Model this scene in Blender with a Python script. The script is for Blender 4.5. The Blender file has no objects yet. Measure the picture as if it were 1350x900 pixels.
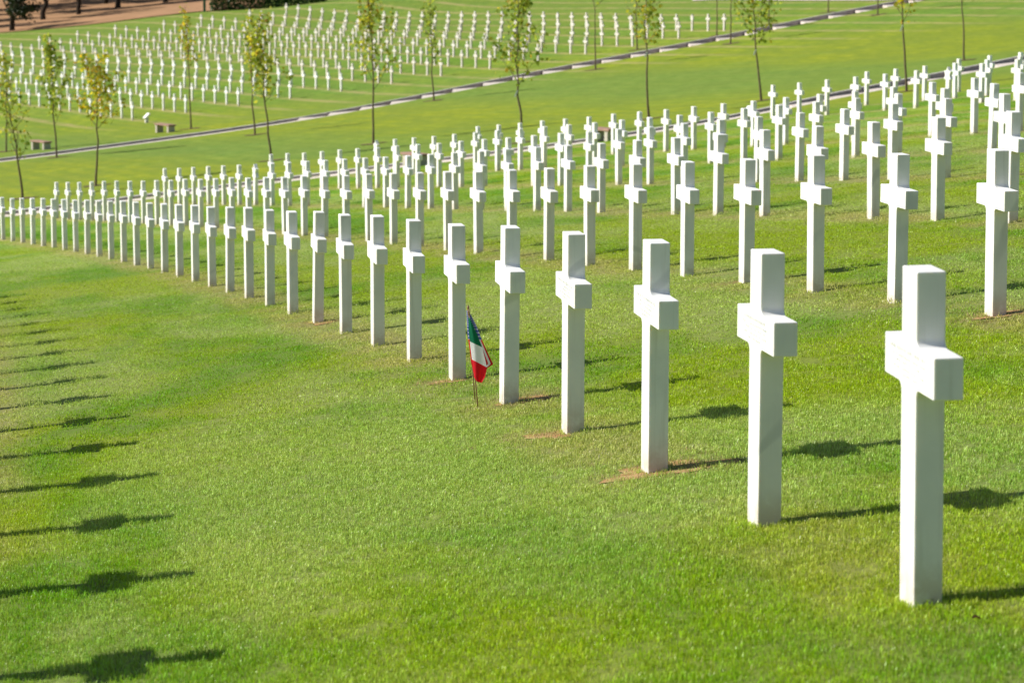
import bpy, bmesh, math, random
import numpy as np
from mathutils import Vector, Matrix

random.seed(11)
rng = np.random.default_rng(5)
SC = bpy.context.scene
COL = SC.collection
R = math.radians

# ------------------------------------------------------------------ terrain
# heights (metres, camera at the origin) of the survey points of the hillside
NODES = np.array([(1.29,8.80,-2.148),(0.98,10.85,-2.342),(0.66,12.91,-2.537),(0.32,14.96,-2.730),(-0.02,17.01,-2.926),(-0.37,19.06,-3.113),(-0.74,21.11,-3.302),(-1.11,23.16,-3.496),(-1.49,25.20,-3.695),(-2.08,28.26,-3.987),(-3.11,33.36,-4.470),(-4.20,38.44,-4.953),(-5.12,42.50,-5.334),(-5.83,45.54,-5.620),(-7.07,50.59,-6.100),(-9.16,58.64,-6.868),(-9.45,67.71,-7.445),(-12.00,68.64,-7.826),(3.11,18.12,-2.536),(2.75,20.17,-2.728),(2.39,22.21,-2.923),(1.82,25.28,-3.217),(1.24,28.35,-3.516),(0.83,30.39,-3.714),(0.42,32.42,-3.913),(-0.00,34.46,-4.110),(-0.88,38.53,-4.494),(-2.26,44.61,-5.079),(-3.72,50.68,-5.662),(-5.81,58.73,-6.428),(-7.18,67.70,-7.150),(-11.36,77.69,-8.260),(-13.60,84.62,-8.934),(4.79,27.19,-2.909),(4.39,29.23,-3.107),(3.99,31.27,-3.302),(3.36,34.33,-3.603),(2.50,38.40,-4.005),(1.83,41.44,-4.299),(1.13,44.48,-4.592),(1.23,51.03,-5.004),(-0.57,51.56,-5.283),(-1.26,58.59,-5.809),(-2.92,60.62,-6.160),(-4.60,66.63,-6.750),(-8.21,78.57,-7.910),(-8.89,85.98,-8.417),(6.29,36.31,-3.298),(5.63,39.36,-3.605),(4.49,44.44,-4.102),(3.05,50.51,-4.704),(1.00,58.57,-5.501),(-1.77,68.59,-6.481),(-4.77,78.55,-7.459),(-5.42,85.91,-7.973),(7.65,45.30,-3.702),(7.18,47.33,-3.908),(7.76,51.86,-4.118),(5.96,52.38,-4.413),(6.41,59.42,-4.790),(4.15,59.43,-5.111),(4.15,68.69,-5.677),(1.67,68.46,-6.009),(1.49,78.21,-6.605),(-1.62,79.41,-7.096),(-1.66,86.67,-7.514),(9.33,52.36,-3.915),(8.06,57.40,-4.421),(5.92,65.44,-5.227),(3.33,74.43,-6.131),(0.24,84.36,-7.132),(13.97,78.72,-4.928),(11.82,80.22,-5.315),(9.74,88.94,-6.112),(13.37,88.34,-5.573),(15.55,90.11,-5.378),(10.43,186.69,-7.529),(3.78,183.93,-8.477),(4.26,201.51,-7.783),(-5.34,211.23,-8.557),(-15.02,236.53,-8.668),(-13.95,208.89,-9.617),(-4.25,185.12,-9.331),(-22.71,212.86,-10.435),(-25.82,233.26,-9.954),(-34.25,234.60,-10.753),(-11.86,183.10,-10.238),(-29.84,213.76,-11.156),(-40.15,233.94,-11.395),(-20.68,184.60,-11.179),(-13.26,170.07,-10.785),(-26.50,185.85,-11.719),(-18.11,168.99,-11.305),(-35.91,206.53,-12.075),(-32.65,189.81,-12.251),(-22.53,166.92,-11.802),(-46.92,262.00,-10.618),(-35.92,258.00,-9.435),(-27.48,256.00,-8.418),(-22.30,255.00,-8.183),(-11.40,246.00,-7.117),(0.00,238.00,-6.886),(-45.56,278.00,-10.020),(-42.84,283.00,-9.678),(-39.96,290.00,-9.306),(-35.47,293.00,-8.786),(12.76,214.00,-6.360),(22.07,196.00,-5.774),(29.63,179.00,-5.179),(-110.00,330.00,-9.000),(-40.00,340.00,-5.000),(30.00,330.00,-2.000),(100.00,300.00,1.000),(-120.00,230.00,-15.000),(110.00,200.00,-1.000),(90.00,100.00,0.500),(-90.00,120.00,-14.000),(-60.00,40.00,-9.000),(50.00,30.00,1.500)])
S = 50.0


def _u(r):
    return np.where(r > 1e-9, r * r * np.log(r + 1e-12), 0.0)


def _tps(n, lam):
    xy = n[:, :2] / S
    d = xy[:, None] - xy[None]
    k = _u(np.hypot(d[..., 0], d[..., 1])) + lam * np.eye(len(n))
    q = np.c_[np.ones(len(n)), xy]
    a = np.block([[k, q], [q.T, np.zeros((3, 3))]])
    return xy, np.linalg.solve(a, np.r_[n[:, 2], 0, 0, 0])


_XY, _W = _tps(NODES, 2e-3)


def height(X, Y):
    """ground height at plan position (arrays)"""
    X = np.atleast_1d(np.asarray(X, float)); Y = np.atleast_1d(np.asarray(Y, float))
    # far outside the surveyed hillside the slope flattens out
    cx = np.clip(X, -150, 150); cy = np.clip(Y, -70, 420)
    x = cx / S; y = cy / S
    out = np.empty(len(x)); n = len(_XY)
    for i in range(0, len(x), 20000):
        a = x[i:i + 20000, None]; b = y[i:i + 20000, None]
        r = np.hypot(a - _XY[:, 0], b - _XY[:, 1])
        out[i:i + 20000] = _u(r) @ _W[:n] + _W[n] + _W[n + 1] * a[:, 0] + _W[n + 2] * b[:, 0]
    return out


def gz(x, y):
    return float(height([x], [y])[0])


# ------------------------------------------------------------------ helpers
def tag(o, label=None, cat=None, group=None, kind=None):
    if label: o['label'] = label
    if cat: o['category'] = cat
    if group: o['group'] = group
    if kind: o['kind'] = kind
    return o


def mesh_obj(name, verts, faces, mat=None, parent=None, smooth=False, link=True):
    me = bpy.data.meshes.new(name)
    me.from_pydata([tuple(map(float, v)) for v in verts], [], [tuple(map(int, f)) for f in faces])
    if mat: me.materials.append(mat)
    if smooth: me.polygons.foreach_set('use_smooth', [True] * len(me.polygons))
    me.update()
    o = bpy.data.objects.new(name, me)
    if link: COL.objects.link(o)
    if parent: o.parent = parent
    return o


def empty(name, loc, rz=0.0):
    o = bpy.data.objects.new(name, None); COL.objects.link(o)
    o.location = loc; o.rotation_euler = (0, 0, rz); o.empty_display_size = .2
    return o


def bm_obj(name, bm, mat=None, parent=None, smooth=False, link=True):
    me = bpy.data.meshes.new(name)
    bmesh.ops.recalc_face_normals(bm, faces=bm.faces)
    bm.to_mesh(me); bm.free()
    if mat: me.materials.append(mat)
    if smooth: me.polygons.foreach_set('use_smooth', [True] * len(me.polygons))
    o = bpy.data.objects.new(name, me)
    if link: COL.objects.link(o)
    if parent: o.parent = parent
    return o


def bm_box(bm, c, s, rot=None, bevel=0.0):
    r = bmesh.ops.create_cube(bm, size=1.0)
    m = Matrix.Translation(c)
    if rot is not None: m = m @ rot.to_4x4()
    m = m @ Matrix.Diagonal((s[0], s[1], s[2], 1))
    bmesh.ops.transform(bm, matrix=m, verts=r['verts'])
    if bevel:
        es = list({e for v in r['verts'] for e in v.link_edges})
        bmesh.ops.bevel(bm, geom=es, offset=bevel, segments=2, profile=.6, affect='EDGES')


# ------------------------------------------------------------------ materials
class NT:
    """tiny helper to write node trees"""
    def __init__(self, tree):
        self.t = tree

    def n(self, typ, **kw):
        x = self.t.nodes.new(typ)
        for k, v in kw.items(): setattr(x, k, v)
        return x

    def put(self, sock, v):
        if hasattr(v, 'is_output') or isinstance(v, bpy.types.NodeSocket):
            self.t.links.new(v, sock)
        else:
            sock.default_value = v

    def math(self, op, a, b=0.0, c=None, clamp=False):
        x = self.n('ShaderNodeMath', operation=op, use_clamp=clamp)
        self.put(x.inputs[0], a); self.put(x.inputs[1], b)
        if c is not None: self.put(x.inputs[2], c)
        return x.outputs[0]

    def noise(self, vec, scale, detail=3.0, rough=.55, dist=0.0):
        x = self.n('ShaderNodeTexNoise')
        self.put(x.inputs['Vector'], vec)
        x.inputs['Scale'].default_value = scale; x.inputs['Detail'].default_value = detail
        x.inputs['Roughness'].default_value = rough; x.inputs['Distortion'].default_value = dist
        return x.outputs['Fac']

    def ramp(self, v, a, b, lo=0.0, hi=1.0, smooth=True):
        x = self.n('ShaderNodeMapRange', interpolation_type='SMOOTHSTEP' if smooth else 'LINEAR')
        self.put(x.inputs['Value'], v)
        for k, q in (('From Min', a), ('From Max', b), ('To Min', lo), ('To Max', hi)): self.put(x.inputs[k], q)
        return x.outputs[0]

    def mix(self, f, a, b, blend='MIX'):
        x = self.n('ShaderNodeMix', data_type='RGBA', blend_type=blend)
        self.put(x.inputs[0], f); self.put(x.inputs[6], a); self.put(x.inputs[7], b)
        return x.outputs[2]

    def scale(self, vec, s):
        x = self.n('ShaderNodeVectorMath', operation='MULTIPLY')
        self.put(x.inputs[0], vec); x.inputs[1].default_value = s
        return x.outputs[0]


def new_mat(name):
    m = bpy.data.materials.new(name); m.use_nodes = True
    t = NT(m.node_tree)
    b = m.node_tree.nodes['Principled BSDF']
    return m, t, b


def C(r, g, b):
    return (r, g, b, 1.0)


RC = (-437.02, -57.10)            # centre of the arcs of the near plot
FC = (-438.087, -18.891)          # centre of the arcs of the far plot
R1, DR = 443.24093, 3.2671978
F1, FDR = 494.22109, 3.25105


def lawn_group():
    """colour of the turf as a function of world position, shared by the soil sheet and the blades"""
    g = bpy.data.node_groups.new('lawn_colour', 'ShaderNodeTree')
    g.interface.new_socket('Color', in_out='OUTPUT', socket_type='NodeSocketColor')
    g.interface.new_socket('Dry', in_out='OUTPUT', socket_type='NodeSocketFloat')
    t = NT(g)
    out = t.n('NodeGroupOutput')
    geo = t.n('ShaderNodeNewGeometry')
    P = geo.outputs['Position']
    sep = t.n('ShaderNodeSeparateXYZ'); t.put(sep.inputs[0], P)
    x, y = sep.outputs[0], sep.outputs[1]

    def polar(c):
        a = t.math('SUBTRACT', x, c[0]); b = t.math('SUBTRACT', y, c[1])
        r = t.math('SQRT', t.math('ADD', t.math('MULTIPLY', a, a), t.math('MULTIPLY', b, b)))
        th = t.math('ARCTAN2', b, a)
        return r, t.math('MULTIPLY', th, 460.0)
    rn, an = polar(RC)
    rf, af = polar(FC)
    flat = t.n('ShaderNodeCombineXYZ'); t.put(flat.inputs[0], x); t.put(flat.inputs[1], y)
    F2 = flat.outputs[0]
    arc = t.n('ShaderNodeCombineXYZ'); t.put(arc.inputs[0], rn); t.put(arc.inputs[1], an)
    A = arc.outputs[0]
    # broad drifts of greener and yellower turf
    big = t.noise(F2, .045, 2.0, .5)
    mid = t.noise(t.scale(A, (1.0, .38, 1)), .55, 3.0, .6, .3)
    fine = t.noise(P, 5.0, 3.0, .65)
    speck = t.noise(P, 24.0, 2.0, .7)
    g1, g2, g3 = C(.090, .240, .005), C(.235, .322, .008), C(.320, .395, .115)
    col = t.mix(t.ramp(t.math('ADD', mid, t.math('MULTIPLY_ADD', big, .7, -.35)), .38, .60), g1, g2)
    # pale grey-green worn drifts
    worn = t.noise(t.scale(A, (1.0, .30, 1)), .33, 4.0, .62, .6)
    near_mask = t.ramp(y, 60, 95, 1, 0)
    pale = t.math('MULTIPLY', t.ramp(worn, .44, .60), t.math('MULTIPLY_ADD', near_mask, .75, .15))
    col = t.mix(t.math('MULTIPLY', pale, .85), col, g3)
    # mown bands of the open lawn between the plots: yellow, lime and darker green stripes
    wob = t.math('MULTIPLY_ADD', t.noise(F2, .06, 3, .6), 9.0, -4.5)
    nv = t.math('ADD', t.math('ADD', t.math('MULTIPLY', x, .88), t.math('MULTIPLY', y, .47)), wob)
    cr = t.n('ShaderNodeValToRGB'); el = cr.color_ramp.elements
    YL, GG = C(.305, .320, .008), C(.175, .255, .045)
    stops = [(0, YL), (.165, YL), (.22, GG), (.25, GG), (.34, YL), (.42, YL), (.53, GG), (.63, GG), (.70, YL), (.86, YL), (.96, GG)]
    el[0].position, el[0].color = stops[0]; el[1].position, el[1].color = stops[-1]
    for p_, c_ in stops[1:-1]:
        q_ = el.new(p_); q_.color = c_
    t.put(cr.inputs[0], t.ramp(nv, 30, 105, 0, 1, False))
    lawn_mask = t.math('MULTIPLY', t.ramp(y, 88, 100, 0, 1), t.ramp(y, 196, 150, 0, 1))
    bands = cr.outputs[0]
    bands = t.mix(t.ramp(t.noise(t.scale(F2, (.03, .35, 1)), 1.0, 3, .6), .46, .70, 0, .55), bands, C(.200, .270, .035))
    col = t.mix(t.math('MULTIPLY', lawn_mask, .84), col, bands)
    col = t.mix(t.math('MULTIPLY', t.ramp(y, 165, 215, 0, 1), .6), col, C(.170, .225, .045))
    # mowing swaths: narrow alternating stripes along the rows
    sw = t.math('SINE', t.math('MULTIPLY_ADD', rf, 5.8, t.math('MULTIPLY', t.noise(F2, .12, 2), 9.0)))
    col = t.mix(t.math('MULTIPLY', t.ramp(y, 60, 110, 0, 1), t.ramp(sw, -.6, .9, 0, .28)), col, C(.105, .195, .016))
    grain = t.noise(t.scale(F2, (1.6, .55, 1)), 1.0, 4, .75)
    col = t.mix(t.math('MULTIPLY', t.ramp(y, 70, 110, 0, 1), t.ramp(grain, .36, .60, .38, 0)), col, C(.085, .150, .012))
    col = t.mix(t.math('MULTIPLY', t.ramp(y, 70, 110, 0, 1), t.ramp(grain, .52, .72, 0, .35)), col, C(.31, .34, .07))
    patch = t.noise(t.scale(F2, (.30, .16, 1)), 1.0, 4, .7)
    col = t.mix(t.math('MULTIPLY', t.ramp(y, 60, 100, 0, 1), t.ramp(patch, .40, .62, .42, 0)), col, C(.140, .195, .026))
    # dry, worn strips along the feet of the headstones
    def strip(r, r1, d):
        q = t.math('DIVIDE', t.math('SUBTRACT', r, r1), d)
        q = t.math('SUBTRACT', q, t.math('ROUND', q))
        return t.ramp(t.math('ABSOLUTE', q), .05, .17, 1, 0)
    dn = t.math('MULTIPLY', strip(rn, R1, DR), t.ramp(y, 88, 96, 1, 0))
    df = t.math('MULTIPLY', strip(rf, F1, FDR), t.ramp(y, 155, 166, 0, 1))
    jit = t.noise(P, .8, 4.0, .7)
    dry = t.math('MULTIPLY', t.math('ADD', dn, df), t.ramp(jit, .30, .58), clamp=True)
    drycol = t.mix(t.ramp(fine, .35, .65), C(.37, .33, .11), C(.40, .30, .15))
    col = t.mix(t.math('MULTIPLY', dry, t.ramp(y, 9, 20, .30, .75)), col, drycol)
    # single blades, clippings and thatch
    col = t.mix(t.ramp(fine, .50, .78, 0, .32), col, C(.30, .29, .10))
    col = t.mix(t.ramp(speck, .32, .62, .50, 0), col, C(.045, .105, .006))
    g.links.new(col, out.inputs[0]); g.links.new(dry, out.inputs[1])
    return g


LAWN = lawn_group()


def use_lawn(t):
    x = t.n('ShaderNodeGroup'); x.node_tree = LAWN
    return x


def mat_lawn():
    m, t, b = new_mat('turf')
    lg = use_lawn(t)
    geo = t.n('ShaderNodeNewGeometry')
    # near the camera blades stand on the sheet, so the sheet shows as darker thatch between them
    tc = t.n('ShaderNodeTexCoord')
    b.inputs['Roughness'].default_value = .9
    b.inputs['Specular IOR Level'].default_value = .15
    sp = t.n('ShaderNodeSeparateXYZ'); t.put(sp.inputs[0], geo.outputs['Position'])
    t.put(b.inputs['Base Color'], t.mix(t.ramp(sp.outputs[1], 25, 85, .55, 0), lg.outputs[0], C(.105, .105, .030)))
    bump = t.n('ShaderNodeBump'); bump.inputs['Strength'].default_value = .55; bump.inputs['Distance'].default_value = .035
    t.put(bump.inputs['Height'], t.noise(t.scale(geo.outputs['Position'], (1, 1, 1)), 14.0, 4, .7))
    t.put(b.inputs['Normal'], bump.outputs[0])
    return m


def mat_blade():
    m, t, b = new_mat('grass_blade')
    lg = use_lawn(t)
    oi = t.n('ShaderNodeObjectInfo')
    rp = t.n('ShaderNodeNewGeometry')
    hsv = t.n('ShaderNodeHueSaturation')
    t.put(hsv.inputs['Hue'], t.math('MULTIPLY_ADD', rp.outputs['Random Per Island'], .045, .471))
    t.put(hsv.inputs['Value'], t.math('MULTIPLY_ADD', rp.outputs['Random Per Island'], 1.6, .95))
    t.put(hsv.inputs['Color'], lg.outputs[0]); hsv.inputs['Saturation'].default_value = 1.06
    straw = t.mix(t.ramp(rp.outputs['Random Per Island'], .93, .96, 0, .75), hsv.outputs[0], C(.42, .36, .16))
    t.put(b.inputs['Base Color'], straw)
    b.inputs['Roughness'].default_value = .42
    b.inputs['Specular IOR Level'].default_value = .5
    tr = t.n('ShaderNodeBsdfTranslucent')
    t.put(tr.inputs['Color'], t.mix(.5, straw, C(.36, .50, .02), 'MIX'))
    mx = t.n('ShaderNodeMixShader'); mx.inputs[0].default_value = .34
    m.node_tree.links.new(b.outputs[0], mx.inputs[1]); m.node_tree.links.new(tr.outputs[0], mx.inputs[2])
    m.node_tree.links.new(mx.outputs[0], m.node_tree.nodes['Material Output'].inputs[0])
    return m


def mat_marble():
    m, t, b = new_mat('white_marble')
    tc = t.n('ShaderNodeTexCoord'); oi = t.n('ShaderNodeObjectInfo')
    off = t.n('ShaderNodeVectorMath', operation='ADD')
    t.put(off.inputs[0], tc.outputs['Object'])
    sc = t.n('ShaderNodeVectorMath', operation='SCALE'); sc.inputs[0].default_value = (17, 31, 23)
    t.put(sc.inputs['Scale'], oi.outputs['Random']); t.put(off.inputs[1], sc.outputs[0])
    V = off.outputs[0]
    cloud = t.noise(V, 3.0, 4, .6)
    col = t.mix(t.ramp(cloud, .35, .7), C(.83, .83, .82), C(.71, .72, .715))
    # per-stone tone
    col = t.mix(t.ramp(oi.outputs['Random'], .0, 1.0, 0, .55), col, C(.74, .72, .665))
    # thin grey veins on some of the stones
    w = t.n('ShaderNodeTexWave', wave_type='BANDS', bands_direction='DIAGONAL')
    t.put(w.inputs['Vector'], V); w.inputs['Scale'].default_value = .55
    w.inputs['Distortion'].default_value = 5.0; w.inputs['Detail'].default_value = 3; w.inputs['Detail Scale'].default_value = 1.4
    vein = t.math('MULTIPLY', t.ramp(w.outputs['Fac'], .972, 1.0), t.ramp(t.noise(V, 1.3, 2), .45, .62, 0, .42))
    col = t.mix(vein, col, C(.40, .42, .43))
    # rain marks and soil splashed on the foot
    sep = t.n('ShaderNodeSeparateXYZ'); t.put(sep.inputs[0], tc.outputs['Object'])
    foot = t.math('MULTIPLY', t.ramp(sep.outputs[2], .02, .20, 1, 0), t.ramp(t.noise(V, 11, 4, .7), .25, .62))
    col = t.mix(t.math('MULTIPLY', foot, .60), col, C(.42, .32, .22))
    streak = t.n('ShaderNodeMapping'); streak.inputs['Scale'].default_value = (30, 30, 1.6); t.put(streak.inputs['Vector'], V)
    st = t.ramp(t.noise(streak.outputs[0], 1.0, 3, .6), .50, .72, 0, .40)
    col = t.mix(st, col, C(.56, .55, .50))
    t.put(b.inputs['Base Color'], col)
    b.inputs['Roughness'].default_value = .48
    b.inputs['Specular IOR Level'].default_value = .35
    b.inputs['Subsurface Weight'].default_value = .4
    b.inputs['Subsurface Radius'].default_value = (.030, .026, .022)
    b.inputs['Subsurface Scale'].default_value = .45
    bp = t.n('ShaderNodeBump'); bp.inputs['Strength'].default_value = .12; bp.inputs['Distance'].default_value = .002
    t.put(bp.inputs['Height'], t.noise(V, 120, 3, .6)); t.put(b.inputs['Normal'], bp.outputs[0])
    return m


def mat_plain(name, col, rough=.7, var=None, scale=8.0, spec=.3, bump=0.0, coord='Object'):
    m, t, b = new_mat(name)
    tc = t.n('ShaderNodeTexCoord')
    V = tc.outputs[coord] if coord == 'Object' else t.n('ShaderNodeNewGeometry').outputs['Position']
    if var:
        f = t.noise(V, scale, 5, .65)
        t.put(b.inputs['Base Color'], t.mix(t.ramp(f, .32, .68), C(*col), C(*var)))
    else:
        b.inputs['Base Color'].default_value = C(*col)
    b.inputs['Roughness'].default_value = rough
    b.inputs['Specular IOR Level'].default_value = spec
    if bump:
        bp = t.n('ShaderNodeBump'); bp.inputs['Strength'].default_value = .5; bp.inputs['Distance'].default_value = bump
        t.put(bp.inputs['Height'], t.noise(V, scale * 3, 5, .7)); t.put(b.inputs['Normal'], bp.outputs[0])
    return m


def mat_leaf(name, cols, trans=.66):
    m, t, b = new_mat(name)
    g = t.n('ShaderNodeNewGeometry')
    r = t.n('ShaderNodeValToRGB'); e = r.color_ramp.elements
    r.color_ramp.interpolation = 'CONSTANT' if len(cols) > 3 else 'LINEAR'
    e[0].position, e[0].color = cols[0][0], C(*cols[0][1])
    e[1].position, e[1].color = cols[1][0], C(*cols[1][1])
    for p, c in cols[2:]:
        q = e.new(p); q.color = C(*c)
    t.put(r.inputs[0], g.outputs['Random Per Island'])
    t.put(b.inputs['Base Color'], r.outputs[0]); b.inputs['Roughness'].default_value = .5
    b.inputs['Specular IOR Level'].default_value = .35
    tr = t.n('ShaderNodeBsdfTranslucent'); t.put(tr.inputs[0], r.outputs[0])
    mx = t.n('ShaderNodeMixShader'); mx.inputs[0].default_value = trans
    L = m.node_tree.links
    L.new(b.outputs[0], mx.inputs[1]); L.new(tr.outputs[0], mx.inputs[2])
    L.new(mx.outputs[0], m.node_tree.nodes['Material Output'].inputs[0])
    return m


M = {}
M['turf'] = mat_lawn()
M['blade'] = mat_blade()
M['marble'] = mat_marble()
M['engraving'] = mat_plain('engraved_letters', (.74, .745, .74), .7)
M['soil'] = mat_plain('bare_soil', (.31, .16, .07), .95, (.36, .26, .12), 9.0, .1, .02, 'World')
M['treepit'] = mat_plain('tree_pit_soil', (.11, .075, .045), .95, (.17, .12, .07), 5.0, .1, .03, 'World')
M['drygrass'] = mat_plain('dry_grass', (.37, .21, .115), .95, (.26, .155, .08), .35, .1, .05, 'World')
M['gravel'] = mat_plain('path_gravel', (.66, .60, .54), .9, (.50, .42, .37), 6.0, .2, .01, 'World')
M['kerb'] = mat_plain('kerb_stone_shaded', (.36, .33, .315), .85, (.25, .225, .215), 3.0, .25, .006, 'World')  # kerb sides: shade on the inner face is put into this darker grey
M['kerb_lit'] = mat_plain('kerb_top_lit', (.56, .54, .52), .85, (.44, .42, .40), 3.0, .25, .006, 'World')  # same stone, paler: sunlight on the kerb top painted into the colour
M['bark'] = mat_plain('young_bark', (.175, .135, .085), .9, (.10, .075, .05), 14.0, .2, .01)
M['darkbark'] = mat_plain('old_bark', (.05, .038, .028), .95, (.025, .02, .016), 6.0, .1, .03)
M['leaf_green'] = mat_leaf('leaf_green', [(0, (.28, .37, .035)), (.35, (.40, .46, .05)), (.64, (.16, .24, .025)), (.80, (.50, .47, .05)), (.94, (.56, .38, .03))])
M['leaf_mid'] = mat_leaf('leaf_yellow_green', [(0, (.38, .43, .045)), (.34, (.50, .50, .05)), (.62, (.22, .29, .03)), (.78, (.60, .50, .04)), (.95, (.52, .28, .03))])
M['leaf_yellow'] = mat_leaf('leaf_yellow', [(0, (.52, .48, .035)), (.32, (.60, .50, .03)), (.55, (.34, .40, .03)), (.82, (.66, .42, .015)), (.95, (.48, .27, .05))])
M['leaf_dark'] = mat_leaf('leaf_evergreen', [(0, (.016, .026, .009)), (1, (.045, .065, .02))], .15)
M['hedge'] = mat_leaf('hedge_leaf', [(0, (.025, .06, .012)), (1, (.06, .12, .025))], .2)
M['benchtop'] = mat_plain('bench_top_stone', (.36, .22, .17), .7, (.27, .16, .125), 5.0, .3)
M['benchleg'] = mat_plain('bench_leg_stone', (.52, .47, .41), .8, (.40, .36, .31), 6.0, .3)
M['postgreen'] = mat_plain('green_paint', (.02, .10, .06), .5, (.03, .13, .08), 4.0, .4)
M['wood'] = mat_plain('stick_wood', (.36, .23, .12), .6, (.27, .16, .08), 20.0, .3)
M['gold'] = mat_plain('bronze_paint', (.20, .115, .05), .4, None, 1, .6)
M['deadleaf'] = mat_plain('dead_leaf', (.20, .09, .04), .8, (.28, .14, .06), 20.0)
M['white'] = mat_plain('white_tag', (.75, .76, .78), .6)

# ------------------------------------------------------------------ ground sheet with the two sunk paths
LOW = np.array([(-16.88, 90.9), (-15.74, 91.14), (-12.24, 92.6), (-9.34, 93.0), (-5.27, 93.05), (-1.53, 92.75), (1.11, 92.6), (3.77, 93.4),
                (5.71, 95.2), (7.45, 97.2), (9.19, 100.0), (10.61, 103.2), (12.12, 106.0), (13.67, 108.6), (16.47, 112.8), (18.78, 116.3), (21.21, 120.6)])
UPP = np.array([(-25.9, 135.6), (-21.49, 139.6), (-19.04, 142.0), (-14.51, 145.3), (-8.21, 152.3), (-6.58, 155.2), (-.22, 164.0),
                (4.02, 168.0), (8.43, 171.7), (12.79, 175.3), (17.35, 179.2), (22.14, 183.2), (25.95, 186.6)])


def poly_fn(P, lo, hi):
    def f(x):
        x = np.clip(np.asarray(x, float), lo, hi)
        k0 = (P[2, 1] - P[0, 1]) / (P[2, 0] - P[0, 0]); k1 = (P[-1, 1] - P[-3, 1]) / (P[-1, 0] - P[-3, 0])
        y = np.interp(x, P[:, 0], P[:, 1])
        y = np.where(x < P[0, 0], P[0, 1] + (x - P[0, 0]) * k0, y)
        return np.where(x > P[-1, 0], P[-1, 1] + (x - P[-1, 0]) * k1, y)

    def g(x):   # smoothed
        return np.mean([f(np.asarray(x) + d) for d in (-2.4, -1.6, -.8, 0, .8, 1.6, 2.4)], 0)
    return g


low_y = poly_fn(LOW, -40, 40)
upp_y = poly_fn(UPP, -60, 60)
WID = 2.9                      # width of a path, along the y axis
xs = np.unique(np.concatenate([np.linspace(-32, 32, 97), np.linspace(-110, -32, 34), np.linspace(32, 110, 34),
                               np.array([-3000, -1500, -700, -350, -200, 200, 350, 700, 1500, 3000])]))


def ground_sheet():
    low = low_y(xs); upp = upp_y(xs)
    lines = []                                     # (y per column, drop)
    for v in (-3000, -1200, -400, -150): lines.append((np.full(len(xs), v, float), 0))
    for u in np.linspace(0, 1, 70): lines.append((-60 + (low - WID / 2 + 60) * u, 0))
    lines.append((low - WID / 2 + .02, .5)); lines.append((low + WID / 2 - .02, .5))
    for u in np.linspace(0, 1, 34): lines.append((low + WID / 2 + (upp - low - WID) * u, 0))
    lines.append((upp - WID / 2 + .02, .5)); lines.append((upp + WID / 2 - .02, .5))
    for u in np.linspace(0, 1, 70): lines.append((upp + WID / 2 + (430 - upp) * u, 0))
    for v in (550, 800, 1500, 3000): lines.append((np.full(len(xs), v, float), 0))
    X = np.tile(xs, len(lines)); Y = np.concatenate([l[0] for l in lines]); D = np.repeat([l[1] for l in lines], len(xs))
    Z = height(X, Y) - D
    n = len(xs); k = len(lines)
    idx = np.arange(n * k).reshape(k, n)
    F = np.stack([idx[:-1, :-1], idx[:-1, 1:], idx[1:, 1:], idx[1:, :-1]], -1).reshape(-1, 4)
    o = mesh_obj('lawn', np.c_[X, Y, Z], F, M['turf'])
    tag(o, kind='structure')
    return o


ground_sheet()

# steps: plan positions of the downhill ends of the treads
UST = [-11.21, -9.71, -8.15, -6.60, -4.98, -3.34, -1.65, 0.04, 1.81, 3.56, 5.35, 7.16, 8.96, 10.79, 12.59, 14.49, 16.37, 18.28, 20.22, 22.14, 24.10, 26.02]
LST = [10.05, 11.77, 13.60, 15.64, 17.79, 20.21]


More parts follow.
